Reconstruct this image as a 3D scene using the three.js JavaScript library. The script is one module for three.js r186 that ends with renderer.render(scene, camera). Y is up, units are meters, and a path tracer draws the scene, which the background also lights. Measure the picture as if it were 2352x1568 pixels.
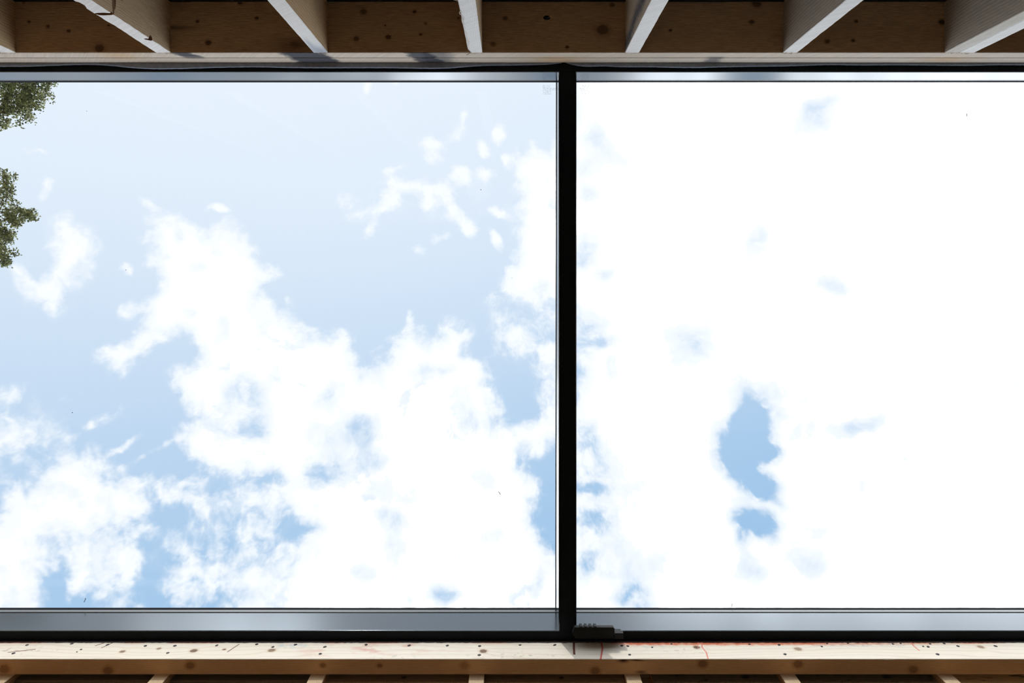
import * as THREE from 'three';
import { mergeGeometries } from 'three/addons/utils/BufferGeometryUtils.js';
import { RoundedBoxGeometry } from 'three/addons/geometries/RoundedBoxGeometry.js';
import { Brush, Evaluator, SUBTRACTION } from 'three-bvh-csg';

// ------------------------------------------------------------------ camera, sky, sun, exposure
const scene = new THREE.Scene();
const EYE = 0.7;                                   // the camera lies low in the room and looks straight up
const FOCAL = 1505;                                // pixels of the 2352 x 1568 frame
const camera = new THREE.PerspectiveCamera(2 * Math.atan(784 / FOCAL) * 180 / Math.PI, 2352 / 1568, 0.05, 400);
camera.position.set(0, EYE, 0);
camera.up.set(0, 0, 1);
camera.lookAt(0, 10, 0);
camera.setViewOffset(2352, 1568, 0, 146, 2352, 1568);  // lens shift: the zenith sits above the middle of the frame
scene.add(camera);

const renderer = new THREE.WebGLRenderer({ antialias: true });
renderer.toneMapping = THREE.LinearToneMapping;
renderer.toneMappingExposure = 1.25;
renderer.shadowMap.enabled = true;
renderer.shadowMap.type = THREE.PCFSoftShadowMap;

const SUN_TRAVEL = new THREE.Vector3(0.4, -1, -1.7).normalize();
const sun = new THREE.DirectionalLight(new THREE.Color().setRGB(1.0, 0.95, 0.87), 1.1);
sun.name = 'sun';
sun.position.copy(SUN_TRAVEL).multiplyScalar(-14);
sun.castShadow = true;
sun.shadow.mapSize.set(4096, 4096);
Object.assign(sun.shadow.camera, { left: -12, right: 12, top: 12, bottom: -12, near: 1, far: 60 });
scene.add(sun, sun.target);

const CLOUD = { thin: 0.84, thick: 4.6 };          // radiance of cloud edges and of cloud bodies
const BLUE_LOW = [0.275, 0.455, 0.67], BLUE_SUN = [0.70, 0.755, 0.825];

// ------------------------------------------------------------------ noise
function rng(seed) {
  let s = seed >>> 0;
  return () => { s = (s + 0x6d2b79f5) >>> 0; let t = Math.imul(s ^ (s >>> 15), 1 | s); t = (t + Math.imul(t ^ (t >>> 7), 61 | t)) ^ t; return ((t ^ (t >>> 14)) >>> 0) / 4294967296; };
}
const PERM = new Uint8Array(512), GX = new Float32Array(256), GY = new Float32Array(256);
{
  const r = rng(77), p = [...Array(256).keys()];
  for (let i = 255; i > 0; i--) { const j = Math.floor(r() * (i + 1)); [p[i], p[j]] = [p[j], p[i]]; }
  for (let i = 0; i < 512; i++) PERM[i] = p[i & 255];
  for (let i = 0; i < 256; i++) { const a = r() * Math.PI * 2; GX[i] = Math.cos(a); GY[i] = Math.sin(a); }
}
function noise(x, y) {                             // gradient noise, about -1 .. 1
  const xf = Math.floor(x), yf = Math.floor(y), fx = x - xf, fy = y - yf, X = xf & 255, Y = yf & 255;
  const u = fx * fx * fx * (fx * (fx * 6 - 15) + 10), v = fy * fy * fy * (fy * (fy * 6 - 15) + 10);
  const a = PERM[PERM[X] + Y], b = PERM[PERM[X + 1] + Y], c = PERM[PERM[X] + Y + 1], d = PERM[PERM[X + 1] + Y + 1];
  const na = GX[a] * fx + GY[a] * fy, nb = GX[b] * (fx - 1) + GY[b] * fy, nc = GX[c] * fx + GY[c] * (fy - 1), nd = GX[d] * (fx - 1) + GY[d] * (fy - 1);
  return (na + u * (nb - na) + v * (nc - na + u * (na - nb - nc + nd))) * 1.5;
}
function fbm(x, y, n, gain = 0.55) { let s = 0, a = 1, t = 0; for (let i = 0; i < n; i++) { s += a * noise(x, y); t += a; a *= gain; x = x * 2.03 + 17.3; y = y * 2.03 - 9.1; } return s / t; }
const clamp = (x, a = 0, b = 1) => Math.min(b, Math.max(a, x));
const sstep = (a, b, x) => { const t = clamp((x - a) / (b - a)); return t * t * (3 - 2 * t); };
const mix = (a, b, t) => a + (b - a) * t;

// ------------------------------------------------------------------ the sky: blue air, and one deck of broken cloud
// The deck lies FOCAL metres above the eye; east = world x, south = -world z, both in metres on the deck from its north-west corner mark.
const deckE = (x, y) => 1176 + FOCAL * x / y, deckS = (z, y) => 638 - FOCAL * z / y;
// cloud banks as outlines on the deck: [opacity, softness, points east, south ...]
const BANKS = [
  [1, 13, 342, 508, 372, 500, 420, 505, 452, 523, 478, 540, 505, 520, 522, 510, 545, 546, 585, 570, 612, 610, 637, 630, 622, 648, 600, 652, 590, 690, 612, 706, 650, 733, 668, 745, 700, 763, 738, 770, 792, 768, 812, 790, 818, 830,
    838, 856, 872, 840, 908, 826, 915, 800, 905, 785, 935, 763, 965, 766, 985, 778, 1010, 772, 1014, 750, 1025, 737, 1044, 750, 1072, 765, 1083, 795, 1112, 820, 1122, 860, 1118, 880, 1132, 905, 1146, 930, 1142, 962, 1172, 966, 1216, 966, 1262, 952, 1310, 935,
    1310, 1010, 1262, 1015, 1245, 1036, 1205, 1034, 1200, 1060, 1216, 1085, 1226, 1112, 1238, 1140, 1215, 1160, 1222, 1200, 1240, 1225, 1262, 1270, 1275, 1300, 1310, 1330, 1310, 1620, 1180, 1700, 1040, 1660, 900, 1740, 760, 1650, 690, 1520, 640, 1440, 622, 1380, 640, 1345, 662, 1290, 700, 1240, 720, 1215, 672, 1190, 640, 1150, 628, 1118, 660, 1114, 640, 1085,
    600, 1086, 560, 1076, 500, 1086, 470, 1065, 430, 1032, 408, 992, 440, 980, 456, 958, 428, 918, 394, 862, 440, 850, 466, 828, 462, 800, 445, 782, 420, 766, 388, 770, 362, 772, 340, 802, 300, 832, 285, 856, 262, 842, 254, 820, 228, 816, 260, 796, 300, 783, 330, 745, 330, 716, 288, 712, 326, 690, 362, 664, 366, 640, 340, 620, 345, 590, 362, 574, 354, 546, 334, 544],
  [0.85, 16, 372, 1126, 402, 1114, 440, 1090, 456, 1100, 440, 1130, 476, 1160, 480, 1176, 450, 1202, 430, 1176, 385, 1166],
  [0.72, 20, 500, 1150, 560, 1114, 600, 1108, 660, 1114, 690, 1200, 610, 1230, 590, 1290, 520, 1330, 470, 1325, 440, 1322, 412, 1290, 408, 1248, 440, 1264, 510, 1270, 545, 1230, 516, 1185],
  [0.85, 16, 382, 1352, 410, 1334, 460, 1340, 540, 1294, 600, 1278, 680, 1250, 680, 1500, 600, 1540, 500, 1470, 535, 1370, 500, 1346, 470, 1382, 402, 1388],
  [0.9, 16, 12, 1105, 55, 1115, 100, 1072, 150, 1034, 182, 1050, 232, 1048, 248, 1075, 240, 1096, 300, 1104, 336, 1102, 322, 1130, 352, 1146, 340, 1180, 346, 1220, 320, 1226, 305, 1202, 290, 1250, 322, 1270, 310, 1320, 280, 1336, 250, 1372, 168, 1372, 152, 1330, 150, 1292, 110, 1312, 95, 1372, 40, 1460, -160, 1500, -260, 1400, -160, 1190, 20, 1180],
  [0.6, 14, -60, 905, 20, 890, 62, 900, 70, 918, 30, 930, -60, 945], [0.55, 16, -60, 950, 40, 975, 66, 1010, 30, 1040, -60, 1050], [0.6, 14, 230, 1410, 260, 1382, 300, 1378, 330, 1410],
  [0.9, 15, 118, 514, 150, 504, 166, 526, 206, 544, 224, 574, 206, 606, 190, 640, 155, 655, 150, 702, 124, 720, 100, 700, 74, 690, 68, 665, 44, 650, 36, 624, 70, 610, 85, 640, 116, 620, 126, 590, 114, 560, 130, 546],
  [1, 14, 1165, 400, 1170, 378, 1186, 354, 1210, 345, 1226, 338, 1240, 354, 1260, 343, 1272, 325, 1310, 270, 1300, 190, 1330, 120, 1380, -40, 1440, -250, 2900, -300, 2900, 1900, 1480, 1900, 1420, 1740, 1310, 1640, 1310, 1430, 1310, 990, 1330, 850, 1300, 690, 1240, 668, 1215, 692, 1180, 692, 1164, 662, 1166, 640, 1180, 600, 1185, 560, 1190, 510, 1195, 490, 1190, 470, 1196, 450, 1190, 430, 1174, 420],
  [0.75, 14, 1140, 800, 1140, 770, 1166, 757, 1200, 754, 1226, 775, 1310, 795, 1310, 985, 1262, 975, 1240, 950, 1256, 900, 1238, 850, 1230, 806, 1196, 796, 1160, 800],
  [1, 55, 190, -90, 290, -20, 480, 15, 640, 5, 800, -40, 880, -140, 820, -330, 640, -480, 380, -460, 200, -330],
  [0.35, 18, 1130, 690, 1170, 660, 1310, 700, 1310, 800, 1240, 775, 1150, 735],
];
// smaller scraps of cloud (weight > 0) and gaps of blue in the banks (weight < 0): east, south, half-axes, turn in degrees, weight
const SCRAPS = [
  [500, 1240, 190, 150, 0, 0.14], [60, 1010, 120, 60, 0, 0.28], [1210, 740, 70, 90, 0, 0.3], [1000, 450, 150, 60, 0, 0.18],
  [992, 335, 24, 20, 20, 1], [1108, 345, 16, 18, 0, 0.9], [1147, 312, 12, 20, 15, 0.9], [1057, 275, 9, 20, 0, 0.5], [1040, 308, 26, 16, 0, 0.45], [998, 365, 20, 16, 0, 0.6], [895, 384, 20, 8, 0, 0.6], [925, 378, 16, 7, -25, 0.6], [908, 425, 26, 28, 20, 0.8], [882, 470, 28, 28, 0, 0.8],
  [843, 488, 28, 16, 0, 0.6], [850, 528, 20, 10, -35, 0.85], [800, 465, 26, 26, 0, 0.35], [945, 433, 24, 10, 0, 0.9], [992, 438, 40, 10, 0, 0.7], [970, 466, 20, 10, -30, 0.7], [1020, 448, 26, 16, 40, 0.75], [1046, 478, 20, 18, 40, 0.85], [1072, 516, 24, 13, 35, 0.95], [1052, 412, 20, 18, 0, 0.75],
  [1112, 402, 20, 13, 20, 0.85], [1157, 368, 8, 20, -10, 0.7], [1005, 548, 34, 9, -25, 0.6], [975, 576, 24, 9, 0, 0.5], [1140, 550, 9, 24, -25, 1], [1148, 486, 22, 10, 20, 0.5], [492, 480, 26, 8, -8, 0.75], [342, 470, 24, 11, 30, 0.65], [104, 440, 12, 32, 10, 0.4], [82, 346, 34, 5, 10, 0.28],
  [290, 616, 16, 14, 0, 0.8], [205, 974, 50, 9, -28, 0.4], [160, 915, 24, 12, 0, 0.4], [262, 1040, 60, 6, -32, 0.5], [330, 1045, 90, 7, -31, 0.45], [275, 945, 40, 8, -35, 0.4], [40, 980, 40, 30, 20, 0.4], [846, 196, 8, 14, 0, 1], [906, 188, 10, 9, 0, 0.9], [865, 805, 26, 10, -40, 0.45], [935, 735, 10, 24, -20, 0.5], [1120, 690, 20, 10, -40, 0.5], [660, 710, 12, 30, 0, 0.4],
  [575, 935, 42, 62, 10, -0.95], [555, 890, 36, 30, 0, -0.6], [560, 990, 46, 20, 0, -0.5], [760, 915, 40, 24, -30, -0.75], [760, 1075, 44, 34, 10, -1.1], [720, 1105, 40, 20, 0, -0.7], [848, 1060, 40, 20, -10, -0.9], [836, 985, 34, 34, -30, -0.7], [800, 1000, 60, 40, 0, -0.5], [735, 1000, 40, 24, 0, -0.4],
  [900, 1190, 36, 20, 10, -0.95], [890, 1130, 60, 30, 0, -0.35], [900, 1250, 30, 36, 0, -0.45], [835, 1325, 26, 26, 0, -0.5], [1022, 1365, 28, 26, 0, -1], [1115, 1095, 24, 26, 0, -0.5], [1125, 1230, 28, 22, -30, -0.5], [1060, 800, 14, 12, 0, -0.7], [990, 850, 44, 22, -20, -0.65], [1075, 940, 30, 60, -25, -0.45], [665, 1215, 34, 20, 0, -0.7], [408, 545, 14, 14, 0, -0.7], [505, 575, 10, 14, 0, -0.5], [465, 620, 24, 10, 10, -0.5], [430, 715, 18, 14, 0, -0.4], [510, 760, 20, 24, 0, -0.4], [600, 735, 34, 30, 0, -0.4],
  [140, 1240, 56, 30, -10, -0.7], [130, 1330, 24, 34, 0, -0.85], [250, 1210, 30, 24, 0, -0.5], [560, 1185, 34, 18, 0, -0.8], [80, 625, 18, 14, 0, -0.5], [1235, 1335, 12, 50, 12, -0.45], [1195, 960, 30, 12, 0, -0.3], [1200, 700, 70, 30, 0, -0.4],
  [1870, 262, 34, 26, -35, -1.15], [1885, 238, 36, 12, -10, -0.8], [1356, 322, 26, 26, 0, -0.75], [1390, 350, 40, 20, 30, -0.55], [1354, 385, 26, 22, 0, -0.7], [1354, 444, 20, 16, 25, -1.05], [1345, 552, 24, 18, 0, -0.85], [1336, 588, 26, 24, 0, -1.1], [1395, 630, 22, 14, 0, -0.85], [1740, 545, 18, 26, -10, -0.8], [1742, 590, 40, 60, 0, -0.25], [1915, 662, 34, 18, 20, -0.8], [1595, 800, 60, 44, 0, -0.5], [1610, 790, 16, 30, 10, -0.5], [1550, 770, 40, 24, 0, -0.35],
  [1340, 760, 34, 38, 0, -1], [1375, 785, 40, 14, 0, -0.7], [1400, 840, 14, 24, -15, -0.55], [1345, 1010, 24, 40, 0, -0.7], [1355, 1060, 40, 44, 0, -0.55], [1366, 1125, 40, 16, -10, -0.95], [1365, 1198, 44, 28, 0, -0.95], [1345, 1260, 18, 50, 0, -0.55], [1365, 1290, 30, 26, 0, -0.5], [1460, 1378, 34, 34, 0, -1.15], [1450, 1320, 60, 60, 0, -0.4], [1400, 1150, 70, 130, 0, -0.3], [1515, 1290, 22, 16, 0, -0.3],
  [1728, 955, 34, 40, -10, -1.7], [1765, 948, 34, 16, 0, -1.1], [1712, 1010, 52, 48, 20, -1.8], [1765, 1045, 24, 22, 0, -1.3], [1690, 1060, 34, 34, -30, -1.5], [1738, 1108, 46, 24, 20, -1.6], [1775, 1140, 36, 14, 35, -0.8], [1730, 1200, 40, 24, 0, -1.4], [1706, 1232, 20, 26, 0, -1.1], [1766, 1215, 16, 28, -20, -0.9], [1725, 1165, 40, 40, 0, -0.6], [1730, 1300, 26, 40, -20, -0.6], [1760, 900, 80, 34, 0, -0.45], [1980, 978, 56, 16, -25, -0.75], [1870, 985, 50, 24, 0, -0.35], [1985, 1110, 12, 20, 0, -0.35], [1866, 1300, 34, 26, 30, -0.55], [1830, 1230, 70, 60, 0, -0.28], [1600, 300, 60, 60, 0, -0.12],
];
function outlineDistance(b, x, y) {                // metres inside (+) or outside (-) a bank's outline
  let inside = false, best = 1e12;
  for (let n = b.length, i = 2, j = n - 2; i < n; j = i, i += 2) {
    const ax = b[j], ay = b[j + 1], bx = b[i], by = b[i + 1], ex = bx - ax, ey = by - ay, px = x - ax, py = y - ay;
    if ((by > y) !== (ay > y) && x < (ax - bx) * (y - by) / (ay - by) + bx) inside = !inside;
    const t = clamp((px * ex + py * ey) / (ex * ex + ey * ey)), qx = px - ex * t, qy = py - ey * t;
    best = Math.min(best, qx * qx + qy * qy);
  }
  return inside ? Math.sqrt(best) : -Math.sqrt(best);
}
const GRID = { x0: -360, y0: -620, step: 6, w: 520, h: 400 };
const grid = new Float32Array(GRID.w * GRID.h * 3);  // cover, depth, share of the wider deck
for (let j = 0; j < GRID.h; j++) for (let i = 0; i < GRID.w; i++) {
  const x = GRID.x0 + i * GRID.step, y = GRID.y0 + j * GRID.step;
  let cover = 0, depth = 0;
  for (const b of BANKS) {
    const d = outlineDistance(b, x, y), c = b[0] * sstep(-b[1] * 2.6, b[1] * 2.6, d);
    cover = Math.max(cover, c); depth = Math.max(depth, b[0] * sstep(8, 200, d));
  }
  for (const [ex, ey, rx, ry, turn, weight] of SCRAPS) {
    const a = turn * Math.PI / 180, dx = x - ex, dy = y - ey, p = (dx * Math.cos(a) + dy * Math.sin(a)) / rx, q = (-dx * Math.sin(a) + dy * Math.cos(a)) / ry, g = Math.exp(-Math.pow(p * p + q * q, 1.4) * 0.7);
    if (weight > 0) cover = Math.max(cover, cover + (1 - cover) * weight * g); else cover += weight * g * (weight < -1.25 ? 0.72 : 0.45);
  }
  const k = (j * GRID.w + i) * 3;
  grid[k] = cover; grid[k + 1] = depth;
  grid[k + 2] = Math.max(sstep(120, 330, Math.max(-x, x - 2352)), sstep(120, 560, Math.max(-y, y - 1568)));
}
function deck(x, y) {                              // bilinear look-up
  const gx = (x - GRID.x0) / GRID.step, gy = (y - GRID.y0) / GRID.step;
  if (gx < 0 || gy < 0 || gx >= GRID.w - 1 || gy >= GRID.h - 1) return [0, 0, 1];
  const i = Math.floor(gx), j = Math.floor(gy), u = gx - i, v = gy - j, k = (j * GRID.w + i) * 3, r = GRID.w * 3, o = [0, 0, 0];
  for (let c = 0; c < 3; c++) o[c] = mix(mix(grid[k + c], grid[k + 3 + c], u), mix(grid[k + r + c], grid[k + r + 3 + c], u), v);
  return o;
}
{
  const W = 4096, H = 2048, data = new Float32Array(W * H * 4), toSun = SUN_TRAVEL.clone().negate();
  for (let row = 0; row < H; row++) {
    const up = ((row + 0.5) / H - 0.5) * Math.PI, y = Math.sin(up), flat = Math.cos(up);
    for (let col = 0; col < W; col++) {
      const k = (row * W + col) * 4;
      data[k + 3] = 1;
      if (y < 0) { data[k] = 0.29; data[k + 1] = 0.29; data[k + 2] = 0.27; continue; }
      const round = ((col + 0.5) / W - 0.5) * 2 * Math.PI, x = Math.cos(round) * flat, z = Math.sin(round) * flat;
      const toward = x * toSun.x + y * toSun.y + z * toSun.z;                 // 1 at the sun
      const glow = Math.pow(sstep(-0.05, 0.85, toward), 1.1), haze = Math.pow(1 - y, 3);
      let cover = 0, depth = 0;
      if (y > 0.06) {
        const e = deckE(x, y), s = deckS(z, y), far = sstep(0.5, 0.12, y);
        const n1 = fbm(e / 110, s / 110, 6), n2 = fbm(e / 110 + 40, s / 110 + 11, 6), n3 = fbm(e / 64 + n1 * 0.5 + 7, s / 64 + n2 * 0.5 - 3, 6, 0.68) * 1.25;
        const d = deck(e + n1 * 24, s + n2 * 24);
        if (d[2] < 1) {
          const c0 = clamp(d[0], 0, 1.3);
          cover = c0 <= 0.015 ? 0 : c0 + n3 * 0.95 * sstep(0.01, 0.3, c0) * (1 - 0.8 * sstep(0.55, 1.1, c0 + d[1] * 0.25));
          depth = d[1] * sstep(0.75, 1.0, d[0] - 0.12 + n3 * 0.2);
        }
        if (d[2] > 0) {
          const w = fbm(e / 620 + 3.1, s / 620 + 8.2, 6) + n3 * 0.18 + 0.12;
          cover = mix(cover, 0.28 + w * 2.3, d[2]); depth = mix(depth, sstep(0.0, 0.4, w), d[2]);
        }
        if (d[2] < 1 && cover > 0.5) {                                       // thin veils let the blue through inside the banks
          const thinner = sstep(0.08, 0.75, fbm(e / 150 + n2 * 0.6 + 31, s / 150 + n1 * 0.6 + 5, 6, 0.66) * 1.3) * (e < 1330 ? 0.75 : 0.3) * (1 - d[2]);
          cover = mix(cover, Math.min(cover, 1) * 0.45, thinner);
        }
        cover = sstep(0.02, 0.98, cover) * (1 - far * 0.25);
        depth *= sstep(0.9, 1, cover / (1 - far * 0.25));
      }
      for (let c = 0; c < 3; c++) {
        let v = mix(mix(BLUE_LOW[c], BLUE_SUN[c], glow), [1.2, 1.26, 1.32][c], haze);
        const white = mix(CLOUD.thin, CLOUD.thick * (1 + 0.2 * glow * glow), depth) * [0.975, 1, 1.03][c];
        data[k + c] = mix(v, white, cover);
      }
    }
  }
  const sky = new THREE.DataTexture(data, W, H, THREE.RGBAFormat, THREE.FloatType);
  sky.mapping = THREE.EquirectangularReflectionMapping;
  sky.magFilter = THREE.LinearFilter;
  sky.needsUpdate = true;
  scene.background = sky;
}

// ------------------------------------------------------------------ helpers
const used = new Map();
function numbered(name) { const n = used.get(name) ?? 0; used.set(name, n + 1); return n ? `${name}_${String(n).padStart(3, '0')}` : name; }
function shade(o) { o.traverse((m) => { if (m.isMesh) { m.castShadow = true; m.receiveShadow = true; } }); return o; }
function tag(o, label, category, group, kind) {
  o.userData.label = label;
  if (category) o.userData.category = category;
  if (group) o.userData.group = group;
  if (kind) o.userData.kind = kind;
  return o;
}
function thing(name, x = 0, y = 0, z = 0) { const g = new THREE.Group(); g.name = numbered(name); g.position.set(x, y, z); scene.add(g); return g; }
function part(parent, name, geometry, material) { const m = new THREE.Mesh(geometry, material); m.name = numbered(name); m.castShadow = m.receiveShadow = true; parent.add(m); return m; }
function flat(g) { return g.index ? g.toNonIndexed() : g; }
function box(x0, x1, y0, y1, z0, z1) { return new THREE.BoxGeometry(x1 - x0, y1 - y0, z1 - z0).translate((x0 + x1) / 2, (y0 + y1) / 2, (z0 + z1) / 2); }
function softBox(x0, x1, y0, y1, z0, z1, r = 0.0015, n = 2) { return new RoundedBoxGeometry(x1 - x0, y1 - y0, z1 - z0, n, r).translate((x0 + x1) / 2, (y0 + y1) / 2, (z0 + z1) / 2); }

// sawn timber: an eight-cornered section swept along one axis; arris(corner, at) gives the width of each chamfer
// slot 0: faces across axis a, slot 1: faces across axis b, slot 2: ends; uv in metres along and across the piece
function timber(axis, lo, hi, { cuts = 1, arris = () => 0.0012, spread } = {}) {
  const others = [0, 1, 2].filter((k) => k !== axis), [A, B] = axis === 1 ? [0, 2] : others;
  const steps = [...Array(cuts + 1).keys()].map((i) => mix(lo[axis], hi[axis], spread ? spread(i / cuts) : i / cuts));
  const ring = (s) => {
    const c = [0, 1, 2, 3].map((k) => arris(k, s)), [a0, a1, b0, b1] = [lo[A], hi[A], lo[B], hi[B]];
    return [[a0 + c[0], b0], [a1 - c[1], b0], [a1, b0 + c[1]], [a1, b1 - c[2]], [a1 - c[2], b1], [a0 + c[3], b1], [a0, b1 - c[3]], [a0, b0 + c[0]]];
  };
  const faces = [[], [], []], v3 = (a, b, s) => { const p = [0, 0, 0]; p[axis] = s; p[A] = a; p[B] = b; return p; };
  const add = (slot, pts, uvs) => { for (const k of [0, 1, 2, 0, 2, 3]) faces[slot].push([pts[k], uvs[k]]); };
  for (let i = 0; i < cuts; i++) {
    const r0 = ring(steps[i]), r1 = ring(steps[i + 1]);
    for (let k = 0; k < 8; k++) {
      const n = (k + 1) % 8, slot = k % 4 === 2 || k % 4 === 3 ? (k === 2 || k === 6 ? 0 : 1) : k % 4 === 0 ? 1 : 1;
      const q = (p, s) => [s - lo[axis], slot === 0 ? p[1] - lo[B] : p[0] - lo[A]];
      add(slot, [v3(...r0[k], steps[i]), v3(...r0[n], steps[i]), v3(...r1[n], steps[i + 1]), v3(...r1[k], steps[i + 1])], [q(r0[k], steps[i]), q(r0[n], steps[i]), q(r1[n], steps[i + 1]), q(r1[k], steps[i + 1])]);
    }
  }
  for (const [s, back] of [[lo[axis], true], [hi[axis], false]]) {
    const r = ring(s);
    for (let k = 1; k < 7; k++) {
      const tri = back ? [0, k + 1, k] : [0, k, k + 1];
      for (const t of tri) faces[2].push([v3(...r[t], s), [r[t][0] - lo[A], r[t][1] - lo[B]]]);
    }
  }
  // wind every triangle outwards
  const mid = [0, 1, 2].map((k) => (lo[k] + hi[k]) / 2), pos = [], uv = [], g = new THREE.BufferGeometry();
  const P = (p) => new THREE.Vector3(...p), centre = P(mid);
  let at = 0;
  faces.forEach((list, slot) => {
    for (let i = 0; i < list.length; i += 3) {
      let [a, b, c] = list.slice(i, i + 3);
      const n = P(b[0]).sub(P(a[0])).cross(P(c[0]).sub(P(a[0]))), out = P(a[0]).add(P(b[0])).add(P(c[0])).multiplyScalar(1 / 3).sub(centre);
      if (slot < 2) out.setComponent(axis, 0);
      if (n.dot(out) < 0) [b, c] = [c, b];
      for (const q of [a, b, c]) { pos.push(...q[0]); uv.push(...q[1]); }
    }
    g.addGroup(at, list.length, slot); at += list.length;
  });
  g.setAttribute('position', new THREE.Float32BufferAttribute(pos, 3));
  g.setAttribute('uv', new THREE.Float32BufferAttribute(uv, 2));
  g.computeVertexNormals();
  return g;
}

// ------------------------------------------------------------------ sawn pine, computed
// colours are sRGB 0..255; L x B metres of board; knots [along, across, radius, darkness]; marks(x, y, colour) lays stains and paint on
function pine({ L, B, W = 1024, H = 128, seed = 1, light = [222, 190, 148], dark = [180, 134, 88], rings = 160, tight = 0.5, knots = [], saw = 0, fibre = 1, wild = 1, ring = 0.62, marks, bump = 0.0007, rough = 0.86, shift = 0 }) {
  const rgb = new Uint8Array(W * H * 4), relief = new Uint8Array(W * H), o = seed * 37.7, c = [0, 0, 0];
  for (let j = 0; j < H; j++) for (let i = 0; i < W; i++) {
    const x = (i + 0.5) / W * L, y = (j + 0.5) / H * B;
    let t = y + wild * (0.010 * noise(x * 1.6 + o, y * 7 + o) + 0.0025 * noise(x * 7 - o, y * 26)), near = 0, heart = 0;
    for (const [kx, ky, kr] of knots) {
      const dx = x - kx, dy = y - ky;
      if (Math.abs(dx) > kr * 9) continue;
      t += kr * 1.1 * Math.exp(-(dx * dx) / (kr * kr * 10)) * dy / Math.sqrt(dy * dy + kr * kr) * Math.exp(-Math.abs(dy) / (kr * 6));
    }
    const ph = t * rings + 0.4 * noise(x * 3 + o, y * 40), s = ph - Math.floor(ph), late = sstep(tight, 0.92, s) * (1 - sstep(0.93, 1, s));
    const f1 = noise(x * 26 + o, y * 700), f2 = noise(x * 70 - o, y * 1900 + o), broad = noise(x * 1.1 + o * 2, y * 11);
    let tone = clamp(late * ring + 0.22 + broad * 0.26 + (f1 * 0.16 + f2 * 0.10) * fibre);
    for (let k = 0; k < 3; k++) c[k] = mix(light[k], dark[k], tone);
    let h = 0.55 - late * 0.25 + (f1 * 0.2 + f2 * 0.15) * fibre;
    for (const [kx, ky, kr, kd = 0.8, red = 0] of knots) {
      const dx = (x - kx) / 1.25, dy = y - ky, r = Math.hypot(dx, dy) / kr;
      if (r > 1.9) continue;
      const rr = r + 0.16 * noise(x * 260 + o, y * 260), core = sstep(1.15, 0.7, rr), halo = sstep(1.9, 0.9, rr) * 0.35, turn = 0.82 + 0.18 * Math.sin(rr * 16 + noise(x * 150, y * 150) * 2);
      for (let k = 0; k < 3; k++) { c[k] = mix(c[k], dark[k] * [0.86, 0.78, 0.7][k], halo); c[k] = mix(c[k], [92, 56, 32][k] * turn * (1.25 - kd * 0.75), core * clamp(kd + 0.1)); }
      h -= core * 0.22 * sstep(0.4, 1, rr) + core * 0.05;
    }
    if (saw) { const p = noise((x + y * 0.8) * saw, y * 3 + o) * 0.6 + noise((x + y * 0.8) * saw * 2.3, o) * 0.4; h += p * 0.3; for (let k = 0; k < 3; k++) c[k] *= 1 + p * 0.07; }
    if (marks) { const lift = marks(x, y, c); if (lift) h += lift; }
    const q = (j * W + i) * 4;
    for (let k = 0; k < 3; k++) rgb[q + k] = clamp(c[k], 0, 255);
    rgb[q + 3] = 255;
    relief[j * W + i] = clamp(h) * 255;
  }
  const make = (data, format) => {
    const t = new THREE.DataTexture(data, W, H, format);
    t.wrapS = t.wrapT = THREE.RepeatWrapping; t.magFilter = THREE.LinearFilter; t.minFilter = THREE.LinearMipmapLinearFilter; t.generateMipmaps = true; t.repeat.set(1 / L, 1 / B); t.offset.x = -shift / L; t.needsUpdate = true;
    return t;
  };
  const map = make(rgb, THREE.RGBAFormat); map.colorSpace = THREE.SRGBColorSpace;
  return new THREE.MeshStandardMaterial({ map, bumpMap: make(relief, THREE.RedFormat), bumpScale: bump, roughness: rough });
}
const blend = (c, to, a) => { for (let k = 0; k < 3; k++) c[k] = mix(c[k], to[k], clamp(a)); };
const spot = (x, y, cx, cy, rx, ry) => Math.exp(-(((x - cx) / rx) ** 2 + ((y - cy) / ry) ** 2));
function standard(name, color, roughness, more = {}) { const m = new THREE.MeshPhysicalMaterial({ roughness, ...more }); m.color.setRGB(...color); m.name = name; return m; }

const M = {
  paint: standard('black_powder_coat', [0.011, 0.0125, 0.0145], 0.17, { ior: 2.35, specularColor: new THREE.Color().setRGB(0.78, 0.89, 1.0) }),
  paintDull: standard('black_powder_coat_underside', [0.004, 0.0075, 0.010], 0.7, { specularIntensity: 0.3 }),
  rubber: standard('black_rubber', [0.008, 0.010, 0.014], 0.85, { specularIntensity: 0.25 }),
  bead: standard('grey_aluminium', [0.10, 0.11, 0.12], 0.28, { ior: 1.8 }),
  plastic: standard('black_plastic', [0.005, 0.0047, 0.0047], 0.55, { specularIntensity: 0.5 }),
  glass: standard('clear_glass', [0.985, 0.995, 1.0], 0.0, { transmission: 1, ior: 1.5, specularIntensity: 0.4 }),
  felt: null,
  iron: standard('dark_nail_iron', [0.03, 0.027, 0.026], 0.6),
  membrane: standard('black_breather_paper', [0.012, 0.011, 0.011], 0.8),
  dirt: standard('dark_dirt', [0.03, 0.03, 0.035], 0.9),
};

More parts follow.
